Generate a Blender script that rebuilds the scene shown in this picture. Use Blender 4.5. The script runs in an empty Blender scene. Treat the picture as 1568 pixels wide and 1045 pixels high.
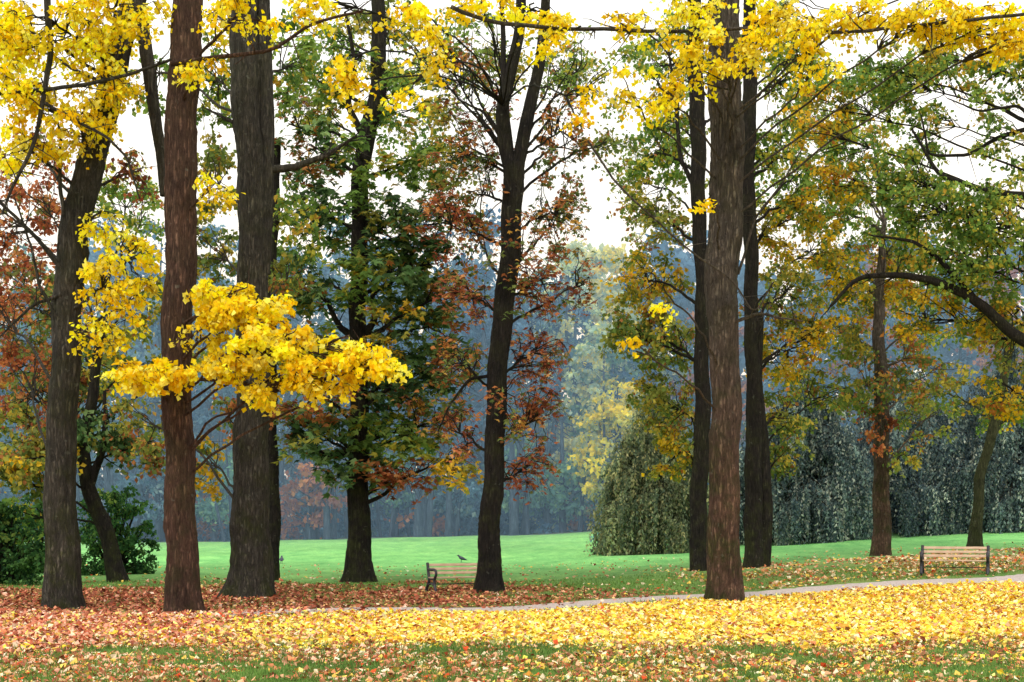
import bpy, math, numpy as np
rng=np.random.default_rng(11)
F=2178.;CX=784.;HY=800.;CH=2.2
def sst(a,b,x):
    t=np.clip((x-a)/(b-a),0,1);return t*t*(3-2*t)
def gz(x,y):
    x=np.asarray(x,float);y=np.asarray(y,float)
    r=0.045*np.clip(x,0,34)*sst(28,48,y)
    r=r+0.95*sst(58,132,y)*(0.35+0.65*sst(-32,2,x))
    r=r+0.03*np.sin(x*0.7+y*0.31)*sst(5,15,y)+0.025*np.sin(y*0.9-x*0.4)
    return r
def P(px,py,D): return np.array([(px-CX)*D/F,D,CH+(HY-py)*D/F])
def lin(c):
    c=np.asarray(c,float)/255.
    return np.where(c<=0.04045,c/12.92,((c+0.055)/1.055)**2.4)
PAL={
'yellow':[(255,232,58,4),(255,220,42,3),(255,240,110,2.5),(248,202,34,1.2),(228,190,40,.5)],
'yelgreen':[(235,214,60,2),(200,196,66,2),(246,204,44,2)],
'dgreen':[(80,110,66,3),(102,132,80,3),(130,154,100,2),(62,84,54,2),(156,152,72,1.),(160,108,64,.6)],
'green':[(112,142,70,3),(142,166,84,3),(92,120,62,2),(192,184,78,1.9),(200,164,74,.6)],
'rust':[(158,90,66,3),(190,118,78,3),(130,78,60,2),(214,154,100,1.6),(126,128,76,1.8)],
'rustg':[(158,100,68,2),(192,128,78,2),(122,134,76,3),(98,116,66,2),(212,168,88,1.2)],
'gold':[(212,176,66,3),(166,160,74,3),(234,192,58,2.4),(122,138,68,3),(194,128,68,.9)],
'olive':[(148,152,78,3),(112,132,70,3),(194,174,80,2),(168,116,72,.7)],
'bush':[(66,104,60,3),(92,130,72,3),(50,82,52,2),(130,152,78,.4)],
'far':[(92,132,160,3),(112,152,176,3),(74,106,138,2),(140,168,176,1)],  # distant palettes: blue aerial haze is mixed into the leaf colours
'farhaze':[(76,114,150,3),(64,98,136,3),(96,136,168,2)],
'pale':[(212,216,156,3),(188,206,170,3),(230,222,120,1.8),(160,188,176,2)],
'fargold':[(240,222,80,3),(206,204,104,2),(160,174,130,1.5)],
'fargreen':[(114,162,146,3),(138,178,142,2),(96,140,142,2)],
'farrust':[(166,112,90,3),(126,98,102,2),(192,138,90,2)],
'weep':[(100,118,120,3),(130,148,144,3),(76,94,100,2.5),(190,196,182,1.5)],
'weepg':[(122,134,108,3),(150,156,120,3),(96,112,94,2),(184,178,132,1.4)],
'lpink':[(240,176,148,3),(218,138,108,3),(250,210,186,2.2),(190,98,74,2.3),(244,208,124,1.5),(160,100,76,1)],
'lred':[(172,98,74,3),(148,84,66,3),(204,134,104,2.5),(120,74,60,2),(226,178,122,1.5),(120,114,68,1)],
'lyel':[(255,226,92,4),(255,236,134,3),(248,206,68,3),(255,243,188,1.5),(228,160,70,1.3)],
'lmix':[(226,176,136,3),(242,222,186,2.4),(206,132,92,2.4),(238,198,96,2),(156,104,76,2.4),(214,86,50,.7)],
}
PALN={}
for k,v in PAL.items():
    a=np.array(v,float);PALN[k]=(lin(a[:,:3]),a[:,3]/a[:,3].sum())
def nrm(a): return a/np.maximum(np.linalg.norm(a,axis=-1,keepdims=True),1e-9)
class MB:
    def __init__(s): s.V=[];s.Q=[];s.C=[];s.n=0
    def add(s,v,q,c=None):
        v=np.asarray(v,np.float32).reshape(-1,3);s.V.append(v);s.Q.append(np.asarray(q,np.int64).reshape(-1,4)+s.n)
        if c is None:c=np.ones((len(v),3))
        s.C.append(np.asarray(c,np.float32).reshape(-1,3));s.n+=len(v)
    def obj(s,name,mat,smooth=False,parent=None,base=None):
        V=np.concatenate(s.V);Q=np.concatenate(s.Q).astype(np.int32);C=np.concatenate(s.C)
        me=bpy.data.meshes.new(name)
        me.vertices.add(len(V));me.vertices.foreach_set('co',V.ravel())
        me.loops.add(Q.size);me.loops.foreach_set('vertex_index',Q.ravel())
        me.polygons.add(len(Q));me.polygons.foreach_set('loop_start',np.arange(0,Q.size,4,dtype=np.int32))
        me.polygons.foreach_set('use_smooth',np.full(len(Q),smooth))
        at=me.attributes.new('Col','FLOAT_COLOR','POINT')
        at.data.foreach_set('color',np.concatenate([C,np.ones((len(C),1),np.float32)],1).ravel().astype(np.float32))
        me.update(calc_edges=True)
        me.materials.append(mat)
        o=bpy.data.objects.new(name,me);bpy.context.scene.collection.objects.link(o)
        if parent is not None:
            o.parent=parent;o.location=[-b for b in parent.location]
        return o
def tube(B,pts,rad,S=5):
    pts=np.asarray(pts,float)
    if pts.ndim==2: pts=pts[None]
    N,K,_=pts.shape
    rad=np.asarray(rad,float)
    if rad.ndim==1: rad=np.broadcast_to(rad,(N,K))
    if rad.ndim==2: rad=np.repeat(rad[:,:,None],S,2)
    t=nrm(np.gradient(pts,axis=1))
    d=nrm(pts[:,-1]-pts[:,0])
    ref=np.where(np.abs(d[:,:1])>.7,np.array([[0,1.,0]]),np.array([[1.,0,0]]))[:,None,:]
    u=nrm(np.cross(t,np.broadcast_to(ref,t.shape)));v=np.cross(t,u)
    a=np.arange(S)/S*2*np.pi
    ring=pts[:,:,None,:]+rad[...,None]*(np.cos(a)[None,None,:,None]*u[:,:,None,:]+np.sin(a)[None,None,:,None]*v[:,:,None,:])
    idx=np.arange(N*K*S).reshape(N,K,S)
    j=(np.arange(S)+1)%S
    q=np.stack([idx[:,:-1,:],idx[:,:-1,:][:,:,j],idx[:,1:,:][:,:,j],idx[:,1:,:]],-1)
    B.add(ring,q)
def leaves(B,c,size,col,down=.8,width=.75,dirs=None,nor=None,fold=.12):
    n=len(c)
    a=rng.normal(size=(n,3)) if dirs is None else dirs
    if dirs is None:a[:,2]-=down
    a=nrm(a)
    r=rng.normal(size=(n,3)) if nor is None else nor
    b=nrm(np.cross(a,r));m=np.cross(a,b)
    s=(size*(.6+.75*rng.random(n)))[:,None]
    sg=fold*s*m
    V=np.stack([c,c+a*s*.5+b*s*width*.5+sg,c+a*s,c+a*s*.5-b*s*width*.5+sg],1)
    B.add(V,np.arange(4*n).reshape(n,4),np.repeat(col,4,0))
def pick(pal,cid,ncl,n,share=.5,lo=.78,sp=.4):
    cols,w=PALN[pal]
    base=rng.choice(len(w),size=ncl,p=w)
    own=rng.choice(len(w),size=n,p=w)
    i=np.where(rng.random(n)<share,base[cid],own)
    cb=lo+sp*rng.random(ncl)
    return np.clip(cols[i]*cb[cid][:,None]*(.85+.3*rng.random((n,1))),0,.95)
def clumps(BL,BW,cen,rad,nl,pal,size,flat=.55,droop=.35,tw=6,palm=False,twr=.009,width=.75,down=.8):
    M=len(cen)
    if M==0:return
    rr=rad*(.6+.7*rng.random(M))
    d=rng.normal(size=(M,tw,3));d=nrm(d);d[:,:,2]*=flat
    L=rr[:,None]*(.6+.6*rng.random((M,tw)))
    u=np.array([0,.5,1.])
    pts=cen[:,None,None,:]+d[:,:,None,:]*(L[:,:,None]*u[None,None,:])[...,None]
    pts[...,2]-=droop*L[:,:,None]*(u**2)[None,None,:]
    if BW is not None:
        tube(BW,pts.reshape(M*tw,3,3),np.array([twr,twr*.8,twr*.5]),3)
    n=M*nl
    cid=rng.integers(0,M,n);ti=rng.integers(0,tw,n)
    uu=rng.random(n)**.6
    pos=cen[cid]+d[cid,ti]*(L[cid,ti]*uu)[:,None]
    pos[:,2]-=droop*L[cid,ti]*uu**2
    pos+=rng.normal(size=(n,3))*np.array([1,1,.7])*rad*.13
    col=pick(pal,cid,M,n)
    if not palm: leaves(BL,pos,size,col,width=width,down=down)
    else:
        up=nrm(rng.normal(size=(n,3))*.45+np.array([0,-.25,1.]))
        r=rng.normal(size=(n,3));e1=nrm(np.cross(up,r));e2=np.cross(up,e1)
        for k in range(5):
            a=(k-2)*.75
            dr=math.cos(a)*e1+math.sin(a)*e2-np.array([0,0,.55])
            leaves(BL,pos,size*(1-.12*abs(k-2)),col,dirs=dr,nor=up,width=.38,fold=.05)
# ------------- materials
def newmat(name):
    m=bpy.data.materials.new(name);m.use_nodes=True;nt=m.node_tree;nt.nodes.clear()
    o=nt.nodes.new('ShaderNodeOutputMaterial');return m,nt,o
def leafmat(name,trans=.4,val=1.1):
    m,nt,o=newmat(name);N=nt.nodes.new;L=nt.links.new
    at=N('ShaderNodeAttribute');at.attribute_name='Col'
    df=N('ShaderNodeBsdfDiffuse');tr=N('ShaderNodeBsdfTranslucent')
    L(at.outputs['Color'],df.inputs['Color'])
    hs=N('ShaderNodeHueSaturation');hs.inputs['Saturation'].default_value=1.06;hs.inputs['Value'].default_value=val
    L(at.outputs['Color'],hs.inputs['Color']);L(hs.outputs[0],tr.inputs['Color'])
    a=N('ShaderNodeMixShader');a.inputs[0].default_value=trans;L(df.outputs[0],a.inputs[1]);L(tr.outputs[0],a.inputs[2])
    L(a.outputs[0],o.inputs[0]);return m
LEAF=leafmat('leaf_foliage',.45,1.15);DRY=leafmat('fallen_leaf',.1,1.);GRASSM=leafmat('grass_blade',.35)
def ramp(nt,src,stops):
    r=nt.nodes.new('ShaderNodeValToRGB');e=r.color_ramp.elements
    e[0].position,e[0].color=stops[0][0],(*stops[0][1],1)
    e[1].position,e[1].color=stops[-1][0],(*stops[-1][1],1)
    for p,c in stops[1:-1]:
        x=e.new(p);x.color=(*c,1)
    nt.links.new(src,r.inputs[0]);return r
def bark(name,dark,mid,light,moss=.5,sc=9.,warm=None):
    m,nt,o=newmat(name);N=nt.nodes.new;L=nt.links.new
    tc=N('ShaderNodeTexCoord');mp=N('ShaderNodeMapping');mp.inputs['Scale'].default_value=(1,1,.16);L(tc.outputs['Object'],mp.inputs[0])
    n1=N('ShaderNodeTexNoise');n1.inputs['Scale'].default_value=sc*1.7;n1.inputs['Detail'].default_value=10;n1.inputs['Roughness'].default_value=.78;n1.inputs['Distortion'].default_value=1.;L(mp.outputs[0],n1.inputs[0])
    vo=N('ShaderNodeTexVoronoi');vo.feature='DISTANCE_TO_EDGE';vo.inputs['Scale'].default_value=sc*1.9;
    mx=N('ShaderNodeMix');mx.data_type='VECTOR';mx.inputs[0].default_value=.2;L(mp.outputs[0],mx.inputs[4]);L(n1.outputs['Color'],mx.inputs[5]);L(mx.outputs[1],vo.inputs[0])
    r=ramp(nt,n1.outputs['Fac'],[(.32,lin(dark)),(.5,lin(mid)),(.75,lin(light))])
    cr=N('ShaderNodeMapRange');cr.inputs[1].default_value=0;cr.inputs[2].default_value=.25;cr.inputs[3].default_value=.3;cr.inputs[4].default_value=1;L(vo.outputs['Distance'],cr.inputs[0])
    m1=N('ShaderNodeMix');m1.data_type='RGBA';m1.blend_type='MULTIPLY';m1.inputs[0].default_value=.65;L(r.outputs[0],m1.inputs[6]);L(cr.outputs[0],m1.inputs[7])
    sx=N('ShaderNodeSeparateXYZ');L(tc.outputs['Object'],sx.inputs[0])
    n2=N('ShaderNodeTexNoise');n2.inputs['Scale'].default_value=1.1;n2.inputs['Detail'].default_value=7;n2.inputs['Roughness'].default_value=.72;L(tc.outputs['Object'],n2.inputs[0])
    cur=m1.outputs[2]
    if warm:
        wz=N('ShaderNodeMapRange');wz.inputs[1].default_value=3.5;wz.inputs[2].default_value=8;wz.inputs[3].default_value=.9;wz.inputs[4].default_value=0;L(sx.outputs[2],wz.inputs[0])
        mw=N('ShaderNodeMix');mw.data_type='RGBA';mw.blend_type='MULTIPLY';L(wz.outputs[0],mw.inputs[0]);L(cur,mw.inputs[6]);mw.inputs[7].default_value=(*warm,1);cur=mw.outputs[2]
    rb=ramp(nt,n2.outputs['Fac'],[(.3,(.55,.55,.57)),(.7,(1.4,1.35,1.28))])
    mb=N('ShaderNodeMix');mb.data_type='RGBA';mb.blend_type='MULTIPLY';mb.inputs[0].default_value=1;L(cur,mb.inputs[6]);L(rb.outputs[0],mb.inputs[7]);cur=mb.outputs[2]
    hz=N('ShaderNodeMapRange');hz.inputs[1].default_value=0;hz.inputs[2].default_value=7;hz.inputs[3].default_value=moss;hz.inputs[4].default_value=0.35*moss;L(sx.outputs[2],hz.inputs[0])
    n4=N('ShaderNodeTexNoise');n4.inputs['Scale'].default_value=1.5;n4.inputs['Detail'].default_value=9;n4.inputs['Roughness'].default_value=.7;n4.noise_dimensions='4D';n4.inputs['W'].default_value=3.1;L(tc.outputs['Object'],n4.inputs[0])
    r2=ramp(nt,n4.outputs['Fac'],[(.46,(0,0,0)),(.6,(1,1,1))])
    mm=N('ShaderNodeMath');mm.operation='MULTIPLY';L(hz.outputs[0],mm.inputs[0]);L(r2.outputs[0],mm.inputs[1])
    m2=N('ShaderNodeMix');m2.data_type='RGBA';L(mm.outputs[0],m2.inputs[0]);L(cur,m2.inputs[6])
    mg=N('ShaderNodeMix');mg.data_type='RGBA';mg.blend_type='MULTIPLY';mg.inputs[0].default_value=.7;mg.inputs[6].default_value=(*lin((76,80,42)),1);L(cr.outputs[0],mg.inputs[7]);L(mg.outputs[2],m2.inputs[7])
    n3=N('ShaderNodeTexNoise');n3.inputs['Scale'].default_value=5;n3.inputs['Detail'].default_value=6;L(tc.outputs['Object'],n3.inputs[0])
    r3=ramp(nt,n3.outputs['Fac'],[(.66,(0,0,0)),(.72,(.35,.35,.35))])
    m3=N('ShaderNodeMix');m3.data_type='RGBA';L(r3.outputs[0],m3.inputs[0]);L(m2.outputs[2],m3.inputs[6]);m3.inputs[7].default_value=(*lin((140,142,126)),1)
    bs=N('ShaderNodeBsdfPrincipled');bs.inputs['Roughness'].default_value=.9;bs.inputs['Specular IOR Level'].default_value=.2
    L(m3.outputs[2],bs.inputs['Base Color'])
    ad=N('ShaderNodeMath');ad.operation='ADD';L(n1.outputs['Fac'],ad.inputs[0]);L(cr.outputs[0],ad.inputs[1])
    bp=N('ShaderNodeBump');bp.inputs['Strength'].default_value=1.;bp.inputs['Distance'].default_value=.055;L(ad.outputs[0],bp.inputs['Height']);L(bp.outputs[0],bs.inputs['Normal'])
    L(bs.outputs[0],o.inputs[0]);return m
BK_RED=bark('bark_reddish',(62,44,38),(108,80,68),(146,116,98),.5,8)
BK_GREY=bark('bark_grey',(46,44,42),(86,81,74),(122,117,106),.9,8)
BK_DARK=bark('bark_dark',(24,22,22),(52,47,44),(82,74,66),.8,9)
BK_R2=bark('bark_warm',(58,50,46),(106,96,88),(144,134,120),.95,8,warm=(1.2,.84,.74))
BK_FAR=bark('bark_distant_haze',(44,56,80),(64,82,108),(88,112,134),.0,3)  # distant stems: blue of the haze painted into the bark colour
# ------------- trunks & trees
def smooth_line(p,K):
    p=np.asarray(p,float);t=np.concatenate([[0],np.cumsum(np.linalg.norm(np.diff(p[:,:3],axis=0),axis=1))])
    tt=np.linspace(0,t[-1],K);q=np.stack([np.interp(tt,t,p[:,i]) for i in range(p.shape[1])],1)
    w=max(3,K//12)|1;k=np.ones(w)/w
    e=np.concatenate([np.repeat(q[:1],w//2,0)+(np.arange(-(w//2),0)[:,None])*(q[1]-q[0]),q,np.repeat(q[-1:],w//2,0)+(np.arange(1,w//2+1)[:,None])*(q[-1]-q[-2])])
    return np.stack([np.convolve(e[:,i],k,'valid') for i in range(q.shape[1])],1)
def trunk(B,spec,D,S=48,K=150,flare=.45,rough=1.,ground=True,dy=0.):
    """spec: list of (px,py,width) measured on the photo, stem standing at distance D"""
    pts=[]
    for i,(px,py,w) in enumerate(spec):
        p=P(px,py,D+dy*i/len(spec))
        if i==0 and ground: p[2]=float(gz(p[0],p[1]))-.25
        pts.append([*p,w*D/F/2*.92])
    q=smooth_line(pts,K)
    xyz=q[:,:3];r=q[:,3]
    h=xyz[:,2]-xyz[0,2]
    if ground:
        xyz=xyz+np.stack([.035*np.sin(h*1.1+rng.random()*6)+.025*np.sin(h*2.7+rng.random()*6),.03*np.sin(h*1.3+rng.random()*6),0*h],1)
    th=np.arange(S)/S*2*np.pi
    ph=rng.random(12)*6.28
    Rm=np.ones((K,S))
    hh=h[:,None];T=th[None,:]
    Rm+=rough*(.05*np.sin(2*T+ph[0]+.35*hh)+.04*np.sin(3*T+ph[1]-.5*hh)+.035*np.sin(5*T+ph[2]+.8*hh)*np.sin(.9*hh+ph[3])+.028*np.sin(9*T+ph[4]+.7*np.sin(hh*1.3))+.026*np.sin(14*T+ph[5]+np.sin(hh*2.1+ph[6])))
    Rm+=rough*.022*rng.normal(size=(K,S))
    if ground:
        for _ in range(10):
            kh=1.5+rng.random()*12;kt=rng.random()*6.28;am=.08+.16*rng.random()
            dt=np.abs((T-kt+np.pi)%(2*np.pi)-np.pi)
            Rm+=am*np.exp(-(dt/.45)**2-((hh-kh)/.2)**2)
    if ground and flare>0:
        f=np.exp(-np.maximum(hh-.1,0)/.45)
        Rm+=flare*f*(.55+.5*np.sin(5*T+ph[7])*.6+.3*np.sin(3*T+ph[8]))
        Rm+=.12*flare*np.exp(-hh/1.6)
    tube(B,xyz,(r[:,None]*Rm)[None],S)
    return dict(p=xyz,r=r)
class Tree:
    def __init__(s,name,mat,stems,D,**k):
        s.name=name;s.mat=mat;s.W=MB();s.L=MB();s.st=[]
        for i,sp in enumerate(stems):
            s.st.append(trunk(s.W,sp,D,ground=(i==0),**k) if i==0 else trunk(s.W,sp,D,ground=False,S=20,K=60))
        b=s.st[0]['p'][0];s.base=(b[0],b[1],float(gz(b[0],b[1])))
    def branch(s,pl,D,r0,r1,K=26,S=7,wob=.05):
        pts=[]
        for a in pl: pts.append([*P(a[0],a[1],a[2] if len(a)>2 else D),0])
        q=smooth_line(pts,K)[:,:3]
        q+=np.cumsum(rng.normal(size=q.shape)*wob*.25,0)*.6
        tube(s.W,q,np.linspace(r0,r1,K),S)
        n=K//2
        i=rng.integers(K//5,K,n);st=q[i]
        d=nrm(rng.normal(size=(n,3))+np.array([0,0,-.1]));L=(.4+.9*rng.random(n))[:,None]
        u=np.linspace(0,1,5)
        pp=st[:,None]+d[:,None]*(L*u[None])[...,None];pp+=rng.normal(size=pp.shape)*.03*u[None,:,None]
        tube(s.W,pp,np.linspace(max(r1*.7,.01),.005,5),3)
        return q
    def blob(s,px,py,rx,ry,D,rd,n,pal,nl=60,size=.17,rad=.55,limb=True,stem=0,lr=.05,flat=.55,droop=.35,palm=False,tw=6,width=.75,down=.8,shell=.6):
        c=P(px,py,D);R=np.array([rx*D/F,rd,ry*D/F])
        v=nrm(rng.normal(size=(n,3)))*(rng.random((n,1))**(1/3.*shell+.05))
        cen=c+v*R
        g=gz(cen[:,0],cen[:,1])+.4;cen[:,2]=np.maximum(cen[:,2],g)
        if limb:
            st=s.st[stem];hz=np.hypot(*(c[:2]-st['p'][:,:2].mean(0)))
            az=np.clip(c[2]-.45*hz-.3*rng.random(),st['p'][0,2]+2.2,st['p'][-1,2]-.1)
            i=int(np.argmin(abs(st['p'][:,2]-az)));a=st['p'][i]
            e=c+(c-a)*np.array([1,1,.3])*.25*min(1,R[0]/max(hz,.1)*1.0)
            m=a*.45+e*.55+np.array([0,0,.12*hz])
            u=np.linspace(0,1,14)[:,None]
            q=(1-u)**2*a+2*u*(1-u)*m+u*u*e
            q[1:]+=np.cumsum(rng.normal(size=(13,3))*.05,0)*min(1,hz/3)
            tube(s.W,q,np.linspace(min(lr,st['r'][i]*.6),.02,14),7)
            dist=np.linalg.norm(cen[:,None]-q[None,3:],axis=2);j=dist.argmin(1)+3
            j=np.maximum(2,j-2)
            A=q[j];mid=A*.5+cen*.5+rng.normal(size=cen.shape)*.12+np.array([0,0,.1])
            u=np.linspace(0,1,6)[None,:,None]
            pp=(1-u)**2*A[:,None]+2*u*(1-u)*mid[:,None]+u*u*cen[:,None]
            pp[:,1:-1]+=rng.normal(size=pp[:,1:-1].shape)*.03
            tube(s.W,pp,np.linspace(.022,.009,6),4)
        clumps(s.L,s.W,cen,rad,nl,pal,size,flat,droop,tw,palm,width=width,down=down)
    def fill(s,lst,D,size=.2,k=1.):
        for a,b_,rx,ry,pl in lst: s.blob(a,b_,rx,ry,D,2.4,max(5,int(rx*ry/210*k)),pl,nl=60,size=size,rad=.9,lr=.05,tw=7)
    def done(s):
        e=bpy.data.objects.new(s.name,None);bpy.context.scene.collection.objects.link(e);e.location=s.base;e.empty_display_size=.5
        s.W.obj('trunk_and_branches',s.mat,True,e)
        if s.L.n: s.L.obj('leaves',LEAF,False,e)
        return e
Y=dict(size=.13,nl=58,rad=.55,flat=.4,droop=.6,width=.9)
# --- T1 left leaning
t=Tree('maple_tree',BK_GREY,[[(97,936,62),(93,850,56),(92,700,50),(98,560,46),(106,420,45),(128,290,44),(158,170,42),(192,50,38),(222,-60,34),(240,-160,28)],
   [(252,300,16),(247,240,18),(236,170,20),(225,90,22),(214,10,22),(205,-60,18)]],36.3)
for b in [(90,40,90,45,35,1.2,26),(190,20,60,40,34.5,1.,15),(35,140,45,45,35,1.,16),(120,190,55,40,35,1.,14),(40,230,40,40,35.5,1,12),(160,120,50,40,35,1,13),(20,40,40,40,35,1,12),(20,70,60,60,37,1,12),(140,70,60,60,37.5,1,12),
          (165,440,28,70,35.5,.8,12),(205,390,42,50,35.5,.8,11),(160,510,20,30,35.5,.5,5),(150,330,20,40,35.5,.5,4),(205,470,20,22,35.5,.5,3)]:
    t.blob(*b,'yellow',**Y)
for b in [(20,330,60,70,40,1.5,14,'rust'),(10,470,60,90,42,2,22,'rust'),(50,590,60,70,44,2,18,'rust'),(60,250,60,50,40,1.5,7,'rust'),(215,260,30,40,38,1,5,'rust')]:
    t.blob(*b,nl=45,size=.14)
t.branch([(70,-20),(78,80),(66,160),(50,230),(20,280),(0,330)],34.5,.09,.03)
t.branch([(62,155),(110,180),(165,208),(195,240),(215,300)],34.5,.05,.02)
t.branch([(-20,145),(60,140),(140,130),(210,112),(262,95)],34.4,.06,.035)
t.branch([(100,420),(60,370),(20,330),(-10,300)],36,.07,.03)
t.branch([(95,500),(60,440),(50,380),(20,300)],36,.05,.02)
t.branch([(95,450),(50,470),(0,520)],36,.05,.02)
t.branch([(98,330),(90,280),(92,200),(60,120)],36,.06,.02)
t.done()
# --- T0 dark curved stem behind
t=Tree('horse_chestnut_tree',BK_DARK,[[(185,893,30),(172,840,26),(150,790,25),(132,740,24),(128,690,20),(140,620,18),(150,520,14)]],52)
t.branch([(135,750),(155,700),(162,660),(160,600)],52,.18,.06,S=9)
t.branch([(130,730),(120,690),(90,640),(40,600)],52,.14,.04)
for b in [(60,660,70,50,52,2.5,30,'olive'),(20,730,60,40,50,2,20,'olive'),(165,660,60,45,52,2.,22,'dgreen'),(70,600,80,40,53,2,24,'rustg'),(215,680,35,50,52,1.5,12,'rustg'),(60,700,60,30,50,2,14,'gold'),(20,790,40,40,52,1.5,10,'green'),(150,560,60,50,54,2,18,'olive'),(190,470,60,60,54,2,14,'olive'),(60,480,70,70,54,2,16,'rustg'),(210,330,50,60,54,2,10,'green')]:
    t.blob(*b,nl=55,size=.2,rad=.7)
t.fill([(30,430,70,60,'rust'),(30,560,70,50,'rustg'),(110,500,60,60,'rustg'),(200,560,60,60,'olive'),(190,300,50,60,'green'),(60,300,60,60,'rust'),(320,560,40,50,'olive')],58)
t.done()
# --- T2 reddish, yellow foliage
t=Tree('maple_tree',BK_RED,[[(286,942,60),(281,880,54),(274,780,50),(272,650,48),(270,500,47),(276,350,47),(280,200,48),(284,60,50),(288,-60,46),(292,-170,40)]],34.7)
ym=dict(Y);ym.update(nl=92,rad=.43,size=.135,droop=.5)
for b in [(350,455,55,32,33.6,.8,15),(400,480,50,33,33.6,.8,14),(330,490,35,28,33.6,.7,9),(390,540,70,38,33.3,.9,20),(470,530,60,33,33.2,.9,18),(545,543,48,24,33.2,.7,14),(585,560,22,18,33,.6,6),(480,575,60,20,33,.7,11),(215,572,38,16,33.6,.6,9),(255,570,40,16,33.6,.6,8),(400,598,30,14,33.2,.4,5),(340,560,40,25,33.3,.6,6)]:
    t.blob(*b,'yellow',lr=.035,**ym)
for b in [(325,285,22,18,34,.4,3),(300,90,30,30,33.5,.6,4),(370,20,55,30,33.5,1,9),(320,510,18,18,33.8,.3,2)]:
    t.blob(*b,'yellow',**Y)
t.branch([(262,96,34.4),(330,88,34),(420,78,33.5),(480,40,33.2),(560,20,33)],34,.06,.03)
t.branch([(272,580,34.5),(330,583,34),(400,590,33.4),(500,580,33.2),(580,560,33.2)],34,.05,.015)
t.branch([(274,500,34.5),(330,460,34),(380,440,33.6)],34,.04,.015)
t.done()
# --- T3 grey, double
t=Tree('lime_tree',BK_GREY,[[(383,920,68),(383,860,62),(386,760,56),(386,600,51),(389,420,51),(386,260,54),(380,130,55),(376,0,50),(374,-120,42)],
    [(403,420,22),(408,300,24),(408,180,26),(404,60,26),(400,-80,22)]],40.6,flare=.75)
for b in [(325,120,40,70,46,2,16,'green'),(325,260,40,60,46,2,14,'olive'),(325,380,35,60,46,2,14,'olive'),(440,100,40,60,46,2,14,'green'),(445,330,40,60,46,2,14,'green'),(435,430,35,40,46,2,10,'olive'),(340,470,30,40,46,1.5,6,'olive'),(325,710,24,45,46,1.5,7,'gold'),(330,20,60,40,44,2,10,'yelgreen'),(230,640,40,50,48,2,8,'olive'),(225,120,30,60,46,2,8,'green')]:
    t.blob(*b,nl=50,size=.18,rad=.6)
t.branch([(405,262),(450,258),(500,240),(540,215)],40.6,.13,.04,S=9)
t.branch([(383,200),(340,180),(310,165)],40.6,.08,.02)
t.done()
# --- T3b stem behind
t=Tree('lime_tree',BK_DARK,[[(419,890,20),(418,780,20),(416,650,19),(414,500,18),(418,350,16),(424,220,13)]],54,flare=.3)
for b in [(440,560,40,40,56,1.5,10,'olive'),(345,640,30,40,56,1.5,6,'rustg'),(440,400,40,50,56,1.5,12,'green')]:
    t.blob(*b,nl=50,size=.2,rad=.6)
t.done()
# --- T4 dark green horse chestnut
t=Tree('horse_chestnut_tree',BK_DARK,[[(550,893,44),(548,850,36),(549,740,32),(548,600,30),(549,450,28),(550,320,27),(556,220,27),(576,155,26),(582,80,24),(580,-30,20),(582,-150,16)]],53,flare=.7)
t.branch([(552,200),(535,160),(545,90),(530,20)],53,.14,.05)
t.branch([(550,520),(520,500),(500,460),(470,440)],53,.16,.04)
t.branch([(552,520),(575,490),(570,450),(600,400)],53,.16,.04)
t.branch([(548,690),(500,700),(455,660)],53,.11,.03)
CH4=dict(nl=25,size=.28,rad=.8,palm=True,lr=.09,droop=.5)
for b in [(470,120,45,60,53,2,12,'green'),(480,230,50,50,53,2,17,'dgreen'),(610,130,50,60,53,2,14,'green'),(630,240,50,50,53,2,17,'green'),(500,330,55,45,53,2,20,'dgreen'),(610,330,60,45,52,2,22,'dgreen'),(660,400,50,45,53,2,19,'dgreen'),(480,430,50,45,53,2,17,'dgreen'),(600,430,50,50,52,2,22,'dgreen'),(650,500,55,50,53,2,24,'dgreen'),(500,540,50,40,53,2,15,'green'),(610,580,70,45,53,2.2,29,'dgreen'),(490,660,55,45,53,2,19,'dgreen'),(600,660,60,45,53,2,24,'green'),(540,710,60,25,53,2,12,'dgreen'),(560,400,40,80,51.5,1.5,10,'green'),(560,250,40,70,51.5,1.5,9,'green')]:
    t.blob(*b,**CH4)
c2=dict(CH4);c2.update(nl=22,size=.22)
for b in [(660,640,50,40,52,2,18,'rustg'),(690,715,40,30,52,1.5,12,'gold'),(620,720,50,22,52,1.5,12,'rust'),(690,560,35,50,52,1.5,14,'rustg'),(450,640,30,40,53,1.5,9,'rustg'),(680,330,35,60,52,1.5,12,'rustg'),(450,180,30,70,54,1.5,9,'rustg'),(690,450,30,50,52,1.5,10,'rustg'),(500,600,40,40,51,1.2,8,'rustg'),(600,500,50,50,50.5,1.2,8,'gold')]:
    t.blob(*b,**c2)
t.fill([(600,50,70,60,'olive'),(500,60,60,60,'green'),(500,180,50,50,'olive'),(620,170,60,60,'green')],57,k=.9)
t.done()
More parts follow.
